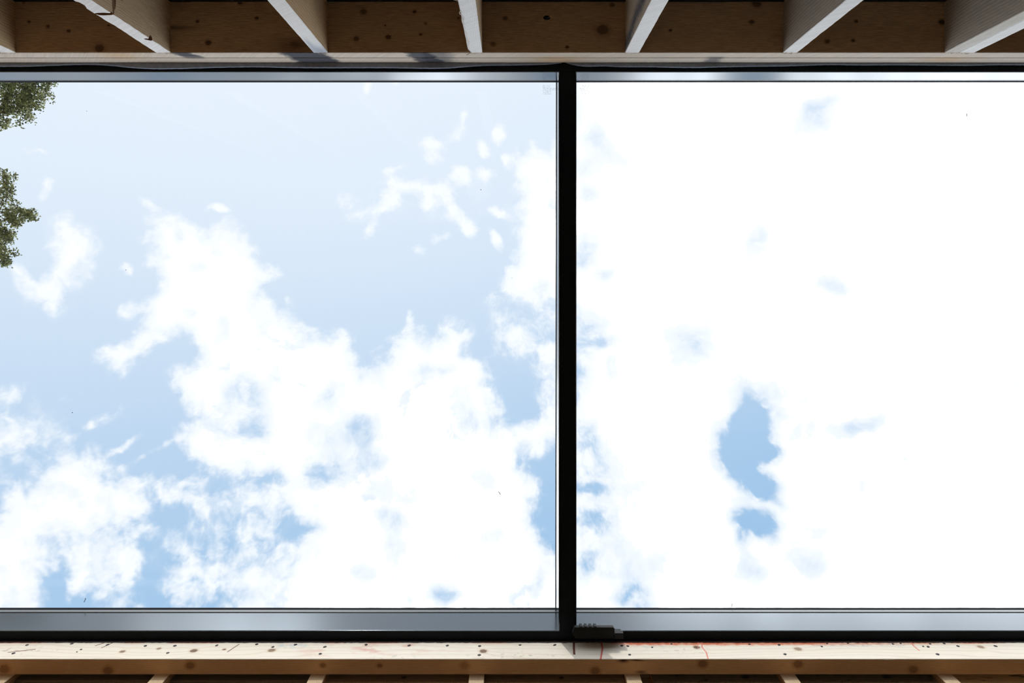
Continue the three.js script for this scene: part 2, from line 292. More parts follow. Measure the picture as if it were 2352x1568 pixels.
// ------------------------------------------------------------------ the setting
const X0 = -1.75, X1 = 3.0;                       // ends of the narrow room
const FRONT = 0.5836, BACK = -1.029;               // faces of the studs of the two long walls
const PLATE = 2.4;                                 // underside of the top plates
const DEPTH = 0.133;
const structure = (name, geometry, material, label) => { const m = new THREE.Mesh(geometry, material); m.name = name; m.userData = { kind: 'structure', label }; m.castShadow = m.receiveShadow = true; scene.add(m); return m; };
const plyFloor = pine({ L: 2.4, B: 1.2, W: 1024, H: 512, seed: 3, light: [226, 208, 184], dark: [200, 178, 150], rings: 24, wild: 3 });
const plyWall = pine({ L: 2.4, B: 1.2, W: 512, H: 256, seed: 4, light: [206, 164, 118], dark: [158, 112, 72], rings: 20, wild: 3 });
structure('floor', box(X0 - 0.1, X1 + 0.1, -0.04, 0, BACK - DEPTH - 0.06, FRONT + DEPTH + 0.06), plyFloor, 'plywood floor of the narrow room under the rooflight');
structure('wall_front', box(X0 - 0.1, X1 + 0.1, 0, 2.49, FRONT + DEPTH, FRONT + DEPTH + 0.02), M.membrane, 'black breather paper behind the upper wall studs');
structure('wall_back', box(X0 - 0.1, X1 + 0.1, 0, 2.49, BACK - DEPTH - 0.02, BACK - DEPTH), M.membrane, 'black breather paper behind the lower wall studs');
structure('wall_left', box(X0 - 0.12, X0, 0, 2.49, BACK - DEPTH, FRONT + DEPTH), plyWall, 'plywood end wall of the narrow room, left');
structure('wall_right', box(X1, X1 + 0.12, 0, 2.49, BACK - DEPTH, FRONT + DEPTH), plyWall, 'plywood end wall of the narrow room, right');
const ground = standard('meadow_soil', [0.10, 0.12, 0.05], 0.95);
structure('ground', box(-40, 40, -0.5, -0.06, -40, 40), ground, 'ground outside the building');

// ------------------------------------------------------------------ rooflight: black frame, mullion, two panes
const ROOF = 2.49;                                 // underside of the frame
const IN_F = 0.5614, IN_B = -0.963;                // inner faces of the long rails
const BAR = [0.1273, 0.1761];                      // the mullion
const dipTop = ROOF + 0.071, dipBottom = ROOF + 0.095;
const slope = (dipBottom - dipTop) / (IN_B - IN_F);
const glassY = (z) => 2.582 + (z - IN_F) * (2.612 - 2.582) / (IN_B - IN_F);   // underside of the panes: a slight fall
{
  const w = new THREE.Group(); w.name = 'window_1'; scene.add(w);
  tag(w, 'black-framed rooflight of two large panes divided by a black mullion', null, null, 'structure');
  // rails
  const long = (z0, z1, top) => softBox(X0 + 0.01, X1 - 0.01, ROOF, top, z0, z1, 0.0016);
  const under = (z0, z1, x0 = X0 + 0.01, x1 = X1 - 0.01) => softBox(x0, x1, ROOF - 0.0012, ROOF + 0.0004, z0, z1, 0.0004, 1);
  const rails = [['top', IN_F, IN_F + 0.16, 2.561], ['bottom', IN_B - 0.16, IN_B, 2.585]];
  for (const [, z0, z1, top] of rails) {
    const r = part(w, 'frame_rail', long(z0, z1, top), M.paint); tag(r, 'black long rail whose inner face mirrors the sky');
    part(r, 'rail_soffit', under(z0 + 0.0022 * (z1 === IN_B ? 1 : 1), z1 - 0.0022), M.paintDull);
  }
  for (const [x0, x1] of [[X0 - 0.1, X0 + 0.05], [X1 - 0.05, X1 + 0.1]]) part(w, 'frame_rail', softBox(x0, x1, ROOF, 2.60, IN_B - 0.16, IN_F + 0.16, 0.0016), M.paint);
  // glazing beads and gaskets between rail and pane
  const bead = (z0, z1, y0, y1, m, name) => part(w, name, softBox(X0 + 0.05, X1 - 0.05, y0, y1, z0, z1, 0.0008, 1), m);
  bead(IN_F, IN_F + 0.05, 2.561, 2.5665, M.bead, 'glazing_bead');
  bead(IN_F - 0.0006, IN_F + 0.05, 2.5675, 2.582, M.rubber, 'gasket');
  bead(IN_B - 0.05, IN_B - 0.002, 2.585, 2.589, M.rubber, 'gasket');
  bead(IN_B - 0.05, IN_B + 0.0002, 2.589, 2.603, M.bead, 'glazing_bead');
  bead(IN_B - 0.05, IN_B + 0.0012, 2.603, 2.6125, M.rubber, 'gasket');
  // cover strips outside that close the frame down on the glass
  for (const [z0, z1] of [[IN_F + 0.014, IN_F + 0.16], [IN_B - 0.16, IN_B - 0.022]]) part(w, 'cover_strip', softBox(X0 - 0.1, X1 + 0.1, glassY((z0 + z1) / 2) + 0.012, glassY((z0 + z1) / 2) + 0.03, z0, z1, 0.002), M.paintDull);
  // mullion: its top follows the fall of the glass
  const bar = box(BAR[0], BAR[1], ROOF, 2.58, IN_B, IN_F).toNonIndexed(), p = bar.attributes.position;
  for (let i = 0; i < p.count; i++) if (p.getY(i) > 2.55) p.setY(i, (p.getZ(i) > 0 ? 2.557 : 2.585));
  bar.computeVertexNormals();
  const mull = part(w, 'mullion', bar, M.paint); tag(mull, 'black mullion between the two panes');
  part(mull, 'mullion_soffit', under(IN_B - 0.0022, IN_F + 0.0022, BAR[0] + 0.0022, BAR[1] - 0.0022), M.paintDull);
  for (const [x0, x1] of [[BAR[0] - 0.0012, BAR[0] + 0.012], [BAR[1] - 0.012, BAR[1] + 0.0012]]) {
    const g = box(x0, x1, 2.56, 2.58, IN_B, IN_F).toNonIndexed(), q = g.attributes.position;
    for (let i = 0; i < q.count; i++) { const up = q.getY(i) > 2.57, z = q.getZ(i); q.setY(i, glassY(z) - (up ? 0.0003 : 0.019)); }
    g.computeVertexNormals();
    part(w, 'gasket', g, M.rubber);
  }
  part(w, 'cover_strip', softBox(BAR[0] + 0.005, BAR[1] - 0.001, 0, 0.014, IN_B, IN_F, 0.002).applyMatrix4(new THREE.Matrix4().makeTranslation(0, 2.609, 0)), M.paintDull);
  // panes
  for (const [x0, x1] of [[X0 + 0.04, BAR[0] + 0.008], [BAR[1] - 0.008, X1 - 0.04]]) {
    const g = box(x0, x1, 0, 0.006, IN_B - 0.02, IN_F + 0.02).toNonIndexed(), q = g.attributes.position;
    for (let i = 0; i < q.count; i++) q.setY(i, q.getY(i) + glassY(q.getZ(i)));
    g.computeVertexNormals();
    const pane = part(w, 'glass_pane', g, M.glass);
    // the maker's stamp etched in the corner by the mullion: seven lines of tiny grey print, too small to read
    const left = x0 < 0, cv = document.createElement('canvas'); cv.width = 256; cv.height = 160;
    const c = cv.getContext('2d'), r = rng(left ? 5 : 9);
    c.fillStyle = '#000'; c.fillRect(0, 0, 256, 160);
    const ends = left ? [150, 130, 256, 250, 165, 140, 150] : [150, 120, 200, 200, 160, 110, 150];
    ends.forEach((end, line) => {
      for (let x = 0; x < end;) {
        const word = 12 + r() * 46;
        for (let u = 0; u < word && x + u < end; u += 7) {
          c.fillStyle = `rgba(255,255,255,${0.35 + 0.6 * r()})`;
          const X = left ? x + u : 256 - x - u - 5, Y = 6 + line * 22;
          if (r() < 0.8) c.fillRect(X, Y, 2, 12);
          if (r() < 0.7) c.fillRect(X, Y + (r() < 0.5 ? 0 : 10), 5, 2);
          if (r() < 0.5) c.fillRect(X + 3, Y + 4, 2, 8);
        }
        x += word + 8 + r() * 10;
      }
    });
    const alphaMap = new THREE.CanvasTexture(cv);
    const ink = new THREE.MeshStandardMaterial({ alphaMap, transparent: true, roughness: 0.8, opacity: 0.95 }); ink.color.setRGB(0.10, 0.11, 0.14);
    const [sx, sw] = left ? [0.0885, 0.0385] : [0.1862, 0.036];
    const stamp = new THREE.PlaneGeometry(sw, 0.0285).rotateX(Math.PI / 2).rotateZ(0);
    stamp.translate(sx + sw / 2, glassY(0.54) - 0.0008, 0.5395);
    tag(part(pane, 'etched_stamp', stamp, ink), 'tiny grey lines of print etched in the pane corner');
  }
}

// ------------------------------------------------------------------ top plates of the upper wall
const PX0 = -1.7, PX1 = 2.95;
const TX = -1.42, TL = 2.84, SHIFT = TX - PX0;     // the stretch of the long boards that one texture covers
{
  const knots = [[-1.267, 0.715, 5, 0.7], [-1.253, 0.6642, 5, 0.7], [-1.204, 0.6523, 6, 0.8], [-1.15, 0.6405, 6, 0.8], [-1.047, 0.6551, 4, 0.7], [-1.07, 0.5958, 15, 0.75], [-0.816, 0.6653, 6, 0.8], [-0.788, 0.61, 10, 0.9], [-0.662, 0.6738, 6, 0.9], [-0.706, 0.7139, 7, 0.8],
    [-0.564, 0.6054, 12, 0.35], [-0.385, 0.6902, 11, 0.55], [-0.253, 0.6907, 6, 0.9], [-0.404, 0.6201, 9, 0.75], [-0.321, 0.6247, 9, 0.85], [-0.237, 0.6314, 5, 0.8], [-0.224, 0.6597, 5, 0.4], [-0.329, 0.6546, 3, 0.9], [-0.139, 0.6738, 4, 0.7], [-0.018, 0.6738, 8, 0.6], [-0.049, 0.6066, 8, 0.5],
    [0.143, 0.5987, 6, 0.8], [0.26, 0.7082, 8, 0.7], [0.235, 0.6439, 20, 0.7], [0.411, 0.642, 5, 0.85], [0.622, 0.6635, 8, 0.75], [0.635, 0.7116, 14, 0.75], [0.818, 0.6134, 8, 0.75], [0.885, 0.6156, 6, 0.75], [0.893, 0.6653, 6, 0.8], [1.115, 0.6635, 10, 0.95]]
    .map(([x, z, r, d]) => [x - TX, z - FRONT, r / 1500, d * 0.7]);
  const underside = pine({ L: TL, shift: SHIFT, B: DEPTH, W: 2048, H: 128, seed: 11, light: [184, 152, 115], dark: [142, 110, 78], rings: 230, tight: 0.3, knots, fibre: 2.2, ring: 0.28, bump: 0.0011,
    marks: (x, y, c) => { x += TX; const a = spot(x, y, -0.56, 0.02, 0.05, 0.02) * 0.5 + spot(x, y, -0.87, 0.065, 0.05, 0.006) * 0.5; blend(c, [70, 48, 34], a); } });
  const blot = (x, y) => {
    const n = 0.35 * noise(x * 30, y * 60) + 0.2 * noise(x * 120, y * 140), b = (x0, x1, w, lean) => sstep(-w, w, x + lean * y - x0 + n * 0.02) * sstep(-w, w, x1 - x - lean * y - n * 0.02);
    return b(-0.883, -0.836, 0.01, -0.5) * sstep(0.052, 0.02, y) * 0.85 + b(-0.60, -0.488, 0.012, -0.3) * 0.9 + b(-0.277, -0.215, 0.012, -0.35) * 0.8 + b(-0.225, -0.16, 0.02, 0) * 0.45 + b(0.52, 0.56, 0.012, 0) * sstep(0.02, 0.045, y) * 0.5;
  };
  const warm = (x, y) => spot(x, y, 0.12, 0.055, 0.07, 0.03) * 0.45 + spot(x, y, 1.16, 0.05, 0.06, 0.018) * 0.4 + spot(x, y, -1.03, 0.02, 0.05, 0.03) * 0.4;
  const edge = (seed, lift) => pine({ L: TL, shift: SHIFT, B: 0.038, W: 2048, H: 32, seed, light: [208, 197, 184], dark: [184, 170, 153], rings: 210, saw: 210, fibre: 0.7, bump: 0.0008,
    marks: (x, y, c) => { const X = x + TX, Y = y + lift; blend(c, [196, 148, 92], warm(X, Y)); blend(c, [44, 46, 56], blot(X, Y)); } });
  const raw = pine({ L: 2.4, B: DEPTH, W: 1024, H: 64, seed: 14 });
  const wander = (seed) => (k, s) => 0.0012 + 0.0008 * Math.max(0, noise(s * 14 + seed, k * 3.1)) + 0.0018 * Math.max(0, noise(s * 3.1 + seed, k * 7 + 2) - 0.25);
  const lower = thing('top_plate');
  part(lower, 'plank', timber(0, [PX0, PLATE, FRONT], [PX1, PLATE + 0.0374, FRONT + DEPTH], { cuts: 240, arris: wander(3) }), [underside, edge(12, 0), raw].map((m, k) => m));
  tag(lower, 'lower top plate with brown knotty underside, lying on the upper row of studs', 'timber plate');
  // splintered chip torn out of the underside
  const chipDark = standard('dark_hole', [0.01, 0.008, 0.006], 0.9), chipWood = standard('torn_wood', [0.55, 0.36, 0.18], 0.85);
  part(lower, 'torn_hole', new THREE.SphereGeometry(0.0075, 12, 8).scale(1.25, 0.18, 0.8).translate(0.090, PLATE - 0.0003, 0.6745), chipDark);
  for (const [x, z, l, a] of [[0.098, 0.6765, 0.022, -0.5], [0.083, 0.679, 0.014, -0.9], [0.104, 0.671, 0.012, 0.3]]) part(lower, 'splinter', new THREE.ConeGeometry(0.0013, l, 5).rotateZ(Math.PI / 2).rotateY(a).translate(x, PLATE - 0.0015, z), chipWood);
  const upper = thing('top_plate');
  part(upper, 'plank', timber(0, [PX0, PLATE + 0.0388, FRONT - 0.0004], [PX1, PLATE + 0.076, FRONT + DEPTH], { cuts: 240, arris: wander(8) }), [raw, edge(13, 0.038), raw]);
  tag(upper, 'upper top plate, a pale sawn edge between the lower plate and the grey felt strip', 'timber plate');
}

// ------------------------------------------------------------------ studs
function facing(seed, light, dark, extra = {}) { return pine({ L: 1.2, B: 0.038, W: 1024, H: 48, seed, light, dark, rings: 230, saw: 240, fibre: 0.9, bump: 0.0007, ...extra }); }
function siding(seed, light, dark, extra = {}) { return pine({ L: 1.2, B: DEPTH, W: 1024, H: 128, seed, light, dark, rings: 130, fibre: 1, ring: 0.42, bump: 0.0008, ...extra }); }
const faceA = facing(21, [233, 232, 231], [214, 211, 207]), faceB = facing(22, [236, 235, 234], [219, 216, 212]);
const faceStain = facing(23, [233, 232, 231], [214, 211, 207], { L: 2.4, W: 2048, marks: (x, y, c) => { blend(c, [120, 132, 156], spot(x, y, 2.385, 0.02, 0.035, 0.03) * 0.6 + spot(x, y, 2.33, 0.01, 0.03, 0.008) * 0.35); } });
const faceStreak = facing(24, [232, 228, 220], [164, 156, 146], { rings: 300, tight: 0.3, saw: 0, bump: 0.0016, wild: 0.6 });
const sideTan = siding(25, [206, 178, 140], [160, 128, 92]), sideGrey = siding(26, [168, 156, 142], [132, 120, 106], { knots: [[0.93, 0.05, 0.006, 0.9], [0.72, 0.08, 0.007, 0.9], [0.5, 0.03, 0.005, 0.9]] });
const sideSmear = siding(27, [188, 172, 150], [146, 126, 104], { marks: (x, y, c) => { const e = y - 0.05 + (x - 0.9) * 0.12 + 0.01 * noise(x * 9, 3); blend(c, [48, 50, 58], Math.exp(-((e / 0.02) ** 2)) * (0.75 + 0.25 * noise(x * 60, y * 200))); } });
const sideLines = siding(28, [204, 180, 146], [134, 108, 80], { rings: 210, tight: 0.62, knots: [[0.985, 0.05, 0.004, 0.95], [0.992, 0.056, 0.004, 0.95]] });
const endGrain = pine({ L: 0.2, B: 0.2, W: 128, H: 128, seed: 30, rings: 90, wild: 2 });
const torn = standard('torn_knot_wood', [0.16, 0.085, 0.04], 0.9);
const fuzz = standard('pale_splinter', [0.62, 0.54, 0.42], 0.9);

const evaluator = new Evaluator();
evaluator.attributes = ['position', 'normal', 'uv'];
evaluator.useGroups = true;
function carve(geometry, materials, cutters) {
  let result = new Brush(geometry, materials); result.updateMatrixWorld();
  for (const c of cutters) { const b = new Brush(c, torn); b.updateMatrixWorld(); result = evaluator.evaluate(result, b, SUBTRACTION); }
  return result;
}
function lump(r, sx, sy, sz, x, y, z, seed) {
  const g = new THREE.IcosahedronGeometry(r, 3), p = g.attributes.position;
  for (let i = 0; i < p.count; i++) { const k = 1 + 0.22 * noise(p.getX(i) / r * 1.6 + seed, p.getY(i) / r * 1.6 + p.getZ(i) / r * 1.3); p.setXYZ(i, p.getX(i) * k * sx + x, p.getY(i) * k * sy + y, p.getZ(i) * k * sz + z); }
  g.computeVertexNormals();
  return g;
}
const edgeWear = (seed, amount = 0.0012) => (k, s) => 0.0012 + amount * Math.max(0, noise(s * 22 + seed, k * 5.3)) + amount * 0.8 * Math.max(0, noise(s * 90 + seed, k * 2.3));
// corner order of timber(axis y): 0 left-lower(z-), 1 right-lower(z-), 2 right-upper(z+), 3 left-upper(z+); the face seen is z-
function stud(name, x0, x1, z0, z1, top, materials, label, group, opts = {}) {
  const t = thing(name);
  const g = timber(1, [x0, 0, z0], [x1, top, z1], { cuts: opts.cuts ?? 150, spread: (u) => u ** 0.7, arris: opts.arris ?? edgeWear(x0 * 9.7) });
  if (opts.cutters) { const r = carve(g, materials, opts.cutters); const m = part(t, 'post', r.geometry, r.material); void m; } else part(t, 'post', g, materials);
  // fuzz left by the saw where the stud meets the plate
  const r = rng(Math.floor((x0 + 3) * 1000));
  if (opts.fuzz) for (let i = 0; i < opts.fuzz; i++) {
    const a = r() * Math.PI, l = 0.004 + r() * 0.008, x = mix(x0, x1, r());
    part(t, 'splinter', new THREE.TubeGeometry(new THREE.CatmullRomCurve3([new THREE.Vector3(x, top - 0.001, z0 + 0.001), new THREE.Vector3(x + Math.cos(a) * l * 0.5, top - 0.003 * r(), z0 - 0.0035), new THREE.Vector3(x + Math.cos(a) * l, top - 0.002 - 0.003 * r(), z0 - 0.002)]), 6, 0.00035, 4), fuzz);
  }
  tag(t, label, 'wall stud', group);
  return t;
}
const UP = 'studs of the upper wall', LOW = 'stud stubs of the lower wall';
const upperStud = (right, width, mats, label, opts) => stud('wall_stud', right - width, right, FRONT, FRONT + DEPTH, PLATE - 0.0004, mats, label, UP, { fuzz: 6, ...opts });
upperStud(-1.2877, 0.038, [sideTan, faceA, endGrain], 'pale stud in the left corner of the photo, left of the stud with gouged knots');
upperStud(-0.8856, 0.038, [sideLines, faceB, endGrain], 'upper wall stud with knot holes gouged out of its edge', {
  cutters: [lump(0.009, 1.1, 0.8, 1.0, -0.886, 2.306, FRONT + 0.002, 2), lump(0.009, 0.9, 0.5, 1.2, -0.892, 2.303, FRONT, 6), lump(0.012, 1.9, 0.6, 0.75, -0.903, 2.150, FRONT - 0.001, 4), lump(0.012, 0.55, 0.75, 6.5, -0.8815, 2.158, FRONT + 0.06, 9), lump(0.012, 0.8, 1.8, 0.5, -0.926, 2.10, FRONT, 12)],
  arris: (k, s) => k === 0 ? 0.0015 + 0.004 * Math.max(0, noise(s * 11, 4.2)) + 0.0025 * Math.max(0, noise(s * 45, 1.2)) : edgeWear(5)(k, s),
});
upperStud(-0.4778, 0.0375, [sideTan, faceStain, endGrain], 'upper wall stud with a blue-grey stain at its top end', { fuzz: 8 });
upperStud(-0.0768, 0.0375, [sideTan, faceA, endGrain], 'upper wall stud seen almost edge-on, its left edge torn and splintery', {
  cuts: 320, fuzz: 9,
  arris: (k, s) => k === 0 ? 0.002 + 0.0045 * sstep(2.0, 2.4, s) + 0.0045 * Math.max(0, noise(s * 26, 8.2)) + 0.003 * Math.max(0, noise(s * 90, 3.2)) : edgeWear(6)(k, s),
});
upperStud(0.3298, 0.0365, [sideSmear, faceA, endGrain], 'upper wall stud with a long black smear on its side, next right of the mullion', { fuzz: 7 });
upperStud(0.7399, 0.037, [sideGrey, faceB, endGrain], 'clean-edged grey-sided upper wall stud, single, left of the doubled studs', { fuzz: 9 });
upperStud(1.1597, 0.038, [sideGrey, faceStreak, endGrain], 'weathered stud with deep dark grain lines, one of the doubled studs on the upper wall', { fuzz: 5 });
upperStud(1.1996, 0.0388, [sideGrey, faceB, endGrain], 'smooth stud nailed against the streaky weathered stud of the upper wall', { fuzz: 4 });
{ // long torn slivers on the splintery stud
  const t = scene.children.find((o) => o.name === 'wall_stud_003');
  const sliver = (pts, r) => part(t, 'splinter', new THREE.TubeGeometry(new THREE.CatmullRomCurve3(pts.map((p) => new THREE.Vector3(...p))), 10, r, 5), fuzz);
  sliver([[-0.1105, 2.09, 0.586], [-0.122, 2.086, 0.588], [-0.138, 2.08, 0.5905]], 0.0008);
  sliver([[-0.111, 2.13, 0.585], [-0.1155, 2.14, 0.583], [-0.114, 2.155, 0.584]], 0.0007);
  sliver([[-0.108, 2.22, 0.586], [-0.1135, 2.2, 0.583], [-0.114, 2.18, 0.585]], 0.0006);
  sliver([[-0.104, 2.395, 0.585], [-0.113, 2.396, 0.579], [-0.118, 2.397, 0.5765]], 0.0011);
}
const faceLow = facing(31, [226, 206, 176], [196, 166, 128]), faceLine = facing(32, [228, 208, 178], [176, 146, 110], { rings: 320, saw: 0 }), sideLow = siding(33, [196, 158, 112], [150, 112, 72]);
const lowerStud = (right, mats, label, width = 0.0395) => stud('wall_stud', right - width, right, BACK - DEPTH, BACK, 2.437, mats, label, LOW, { cuts: 60 });
[[-1.2922, faceLow, 'stub of stud under the left end of the sunlit board, in the left corner'], [-0.8889, faceLow, 'slanting pale stub under the sunlit board, second stub from left'], [-0.4834, faceLow, 'stub under the sunlit board, third stub from left'], [-0.0715, faceLine, 'straight stub with fine grain lines under the board, just left of the mullion'],
  [0.3321, faceLow, 'stub of stud under the board, just below the black bracket'], [0.7353, faceLow, 'stub under the board right of the bracket, between grey stained blockings'], [1.143, faceLow, 'rightmost stub under the sunlit board, beside the tan blocking']].forEach(([r, f, label]) => lowerStud(r, [sideLow, f, endGrain], label));

// ------------------------------------------------------------------ blocking between the lower studs
{
  const p = thing('top_plate'), m = pine({ L: 2.4, B: DEPTH, W: 512, H: 64, seed: 45, light: [150, 128, 100], dark: [110, 90, 66] });
  part(p, 'plank', timber(0, [PX0, 2.4372, BACK - DEPTH], [PX1, 2.4886, BACK - 0.0006], { cuts: 40 }), [m, m, endGrain]);
  tag(p, 'hidden top plate of the lower wall, behind the sunlit board and above its blockings', 'timber plate');
  const grey = siding(41, [150, 132, 108], [96, 80, 62], { marks: (x, y, c) => { const n = fbm(x * 14, y * 40, 4); blend(c, [40, 34, 30], sstep(0.1, 0.5, n) * 0.7); } });
  const dark = siding(42, [128, 112, 94], [86, 72, 58]), brown = siding(43, [176, 146, 112], [130, 102, 74], { knots: [[0.2, 0.02, 0.005, 0.45], [0.55, 0.015, 0.004, 0.45]] }), tan = siding(44, [238, 206, 158], [206, 166, 116], { marks: (x, y, c) => blend(c, [80, 56, 36], sstep(0.15, 0.5, fbm(x * 8 + 3, y * 60, 3)) * 0.6) });
  const list = [[-1.2915, -0.9294, 2.402, dark, 'dark grey blocking between the two leftmost stubs'], [-0.8882, -0.5238, 2.402, dark, 'dark grey blocking between the second and third stubs from left'], [-0.4827, -0.112, 2.394, brown, 'brown blocking left of the straight stub near the mullion'],
    [-0.0707, 0.2916, 2.393, brown, 'brown blocking with small knots between straight stub and stub below the bracket'], [0.366, 0.6948, 2.394, grey, 'grey blocking, short of the stub below the bracket by a black gap'], [0.736, 1.1025, 2.394, grey, 'stained grey blocking left of the rightmost stub'], [1.1437, 2.1, 2.36, tan, 'tan blocking with a dark stain right of the rightmost stub']];
  for (const [x0, x1, y0, m, label] of list) {
    const b = new THREE.Mesh(timber(0, [x0, y0, -1.083], [x1, 2.437, -1.045], { cuts: 20, arris: edgeWear(x0 * 3) }), [m, m, endGrain]);
    b.name = numbered('blocking_board'); b.castShadow = b.receiveShadow = true; scene.add(b);
    tag(b, label, 'blocking', 'blockings between the lower studs');
  }
}

// ------------------------------------------------------------------ sunlit board along the lower wall
{
  const z0 = BACK + 0.0004, z1 = -0.9884, y0 = PLATE, y1 = 2.4885, BL = TL, oy = y0;
  const drips = [[[0.168, 2.478], [0.1655, 2.452], [0.1635, 2.42], 0.0028, [92, 40, 28]], [[0.242, 2.478], [0.2415, 2.45], [0.236, 2.425], [0.23, 2.4], 0.0022, [206, 92, 82]], [[0.515, 2.478], [0.509, 2.455], [0.513, 2.43], [0.509, 2.401], 0.0016, [222, 132, 118]], [[1.083, 2.478], [1.079, 2.46], [1.081, 2.438], 0.0018, [224, 140, 124]], [[0.505, 2.478], [0.499, 2.46], [0.497, 2.45], 0.0009, [226, 150, 138]]];
  const knots = [[-1.031, 2.434, 6, 0.4], [-0.844, 2.438, 8, 0.5], [-0.942, 2.448, 5, 0.3], [-0.766, 2.444, 4, 0.45], [-0.638, 2.44, 8, 0.4], [-0.076, 2.436, 8, 0.5], [0.494, 2.454, 7, 0.6], [0.762, 2.446, 8, 0.3], [1.256, 2.456, 7, 0.3]].map(([x, y, r, d]) => [x - TX, y - oy, r / 1000, d]);
  const face = pine({ L: BL, shift: SHIFT, B: y1 - y0, W: 2048, H: 128, seed: 51, light: [242, 235, 222], dark: [229, 217, 199], rings: 60, fibre: 0.8, wild: 2, knots, bump: 0.0004,
    marks: (u, v, c) => {
      const x = u + TX, y = v + oy, n = fbm(x * 12, y * 30, 4), m = fbm(x * 60 + 9, y * 90, 3);
      blend(c, [214, 160, 148], sstep(-0.1, 0.35, n) * (spot(x, y, -0.42, 2.44, 0.14, 0.03) + spot(x, y, -0.28, 2.455, 0.12, 0.02)) * 0.55);                       // faint red rub marks
      blend(c, [176, 200, 206], sstep(-0.2, 0.3, m) * (spot(x, y, -0.59, 2.462, 0.05, 0.012) * 0.6 + spot(x, y, 0.95, 2.468, 0.14, 0.01) * 0.55 + spot(x, y, 0.37, 2.462, 0.04, 0.012) * 0.35));   // blue chalk
      const red = sstep(0.25, 0.32, x) * (sstep(2.4605 - 0.005 * m, 2.469, y) * sstep(1.35, 0.5, x) + sstep(2.468, 2.475, y + 0.004 * m) * 0.8 * sstep(-0.2, 0.4, noise(x * 7, 2)));
      blend(c, [222, 124, 88], red * (0.8 + 0.5 * m));
      blend(c, [206, 120, 96], sstep(2.470, 2.476, y) * sstep(0.0, 0.4, noise(x * 9 + 4, 1.5)) * 0.6);
      blend(c, [126, 118, 104], sstep(0.15, 0.5, m) * (spot(x, y, 0.0, 2.42, 0.12, 0.02) + spot(x, y, -0.3, 2.405, 0.06, 0.012) + spot(x, y, 0.45, 2.44, 0.08, 0.02) + spot(x, y, -1.3, 2.44, 0.08, 0.02)) * 0.36);     // grime
      blend(c, [30, 28, 30], sstep(2.4735, 2.478, y + 0.003 * m) * 0.75);                                                                                           // tar from the sealant
      for (const s of [[-1.097, 2.452, -1.083, 2.475], [-1.12, 2.462, -1.105, 2.475], [-0.752, 2.433, -0.737, 2.468], [-1.33, 2.43, -1.27, 2.445]]) {
        const ex = s[2] - s[0], ey = s[3] - s[1], t = clamp(((x - s[0]) * ex + (y - s[1]) * ey) / (ex * ex + ey * ey)), d = Math.hypot(x - s[0] - ex * t, y - s[1] - ey * t);
        blend(c, [96, 62, 52], sstep(0.0022, 0.0008, d) * 0.8);
      }
      for (const d of drips) {
        const w = d[d.length - 2], col = d[d.length - 1];
        for (let k = 0; k < d.length - 3; k++) { const [ax, ay] = d[k], [bx, by] = d[k + 1]; if (y <= ay && y >= by) { const t = (y - ay) / (by - ay), e = Math.abs(x - mix(ax, bx, t) - 0.0006 * noise(y * 300, 2)); blend(c, col, sstep(w * 1.35, w * 0.7, e) * 0.9); } }
      }
      return 0;
    } });
  const bk = [[-1.317, -1.0144, 15], [-1.048, -1.0189, 14], [-0.835, -1.0053, 12], [-0.491, -1.0042, 8], [-0.343, -1.0053, 7], [-0.123, -1.0053, 12], [0.216, -1.0189, 13], [0.495, -1.0008, 13], [0.742, -1.0019, 13], [1.041, -1.0155, 13]].map(([x, z, r]) => [x - TX, z - z0, r / 1350, 0.22]);
  bk[5][3] = 0.05;
  const under = pine({ L: BL, shift: SHIFT, B: z1 - z0, W: 2048, H: 64, seed: 52, light: [232, 192, 144], dark: [196, 148, 100], rings: 260, tight: 0.25, knots: bk, wild: 1.6, ring: 0.4, bump: 0.0005,
    marks: (u, v, c) => { const x = u + TX; blend(c, [60, 36, 22], spot(x, v, 0.289, 0.037, 0.012, 0.005) * 0.9 + spot(x, v, 0.325, 0.0385, 0.02, 0.003) * 0.9 + spot(x, v, 0.335, 0.006, 0.012, 0.004) * 0.5); } });
  const t = thing('ledger_board');
  part(t, 'plank', timber(0, [PX0, y0, z0], [PX1, y1, z1], { cuts: 200, arris: (k, s) => 0.0011 + 0.0016 * Math.max(0, noise(s * 19, k * 4 + 1) - 0.2) }), [under, face, endGrain]);
  tag(t, 'sunlit pale board with many nail heads and red drips along the lower wall', 'timber board');
  const nails = [[-1.306, 2.465], [-1.313, 2.426], [-1.19, 2.471], [-1.147, 2.444, 0.6], [-1.15, 2.432, 0.45], [-1.09, 2.466], [-0.985, 2.461], [-0.906, 2.461], [-0.907, 2.428], [-0.794, 2.463], [-0.689, 2.469], [-0.641, 2.456], [-0.583, 2.467], [-0.502, 2.456], [-0.504, 2.424], [-0.393, 2.466], [-0.277, 2.463], [-0.174, 2.462], [-0.087, 2.46], [-0.086, 2.418], [0.022, 2.465, 0.8], [0.115, 2.465],
    [0.309, 2.42], [0.311, 2.46], [0.295, 2.462], [0.375, 2.454, 0.7], [0.431, 2.47, 0.7], [0.641, 2.469, 0.7], [0.72, 2.466], [0.717, 2.422], [0.831, 2.458, 0.7], [0.852, 2.472, 0.6], [0.909, 2.473, 0.6], [1.029, 2.47, 0.8], [1.051, 2.472, 0.7], [1.116, 2.457], [1.13, 2.471, 0.8], [1.103, 2.458, 0.6], [1.118, 2.422], [1.169, 2.472, 0.8], [1.198, 2.46], [1.299, 2.46]];
  const head = new THREE.LatheGeometry([[0, 0.0006], [0.0028, 0.0008], [0.0046, 0.0004], [0.0056, -0.0002], [0.0058, -0.002], [0, -0.002]].map(([r, y]) => new THREE.Vector2(r, y)), 14).rotateX(Math.PI / 2);
  const r = rng(8);
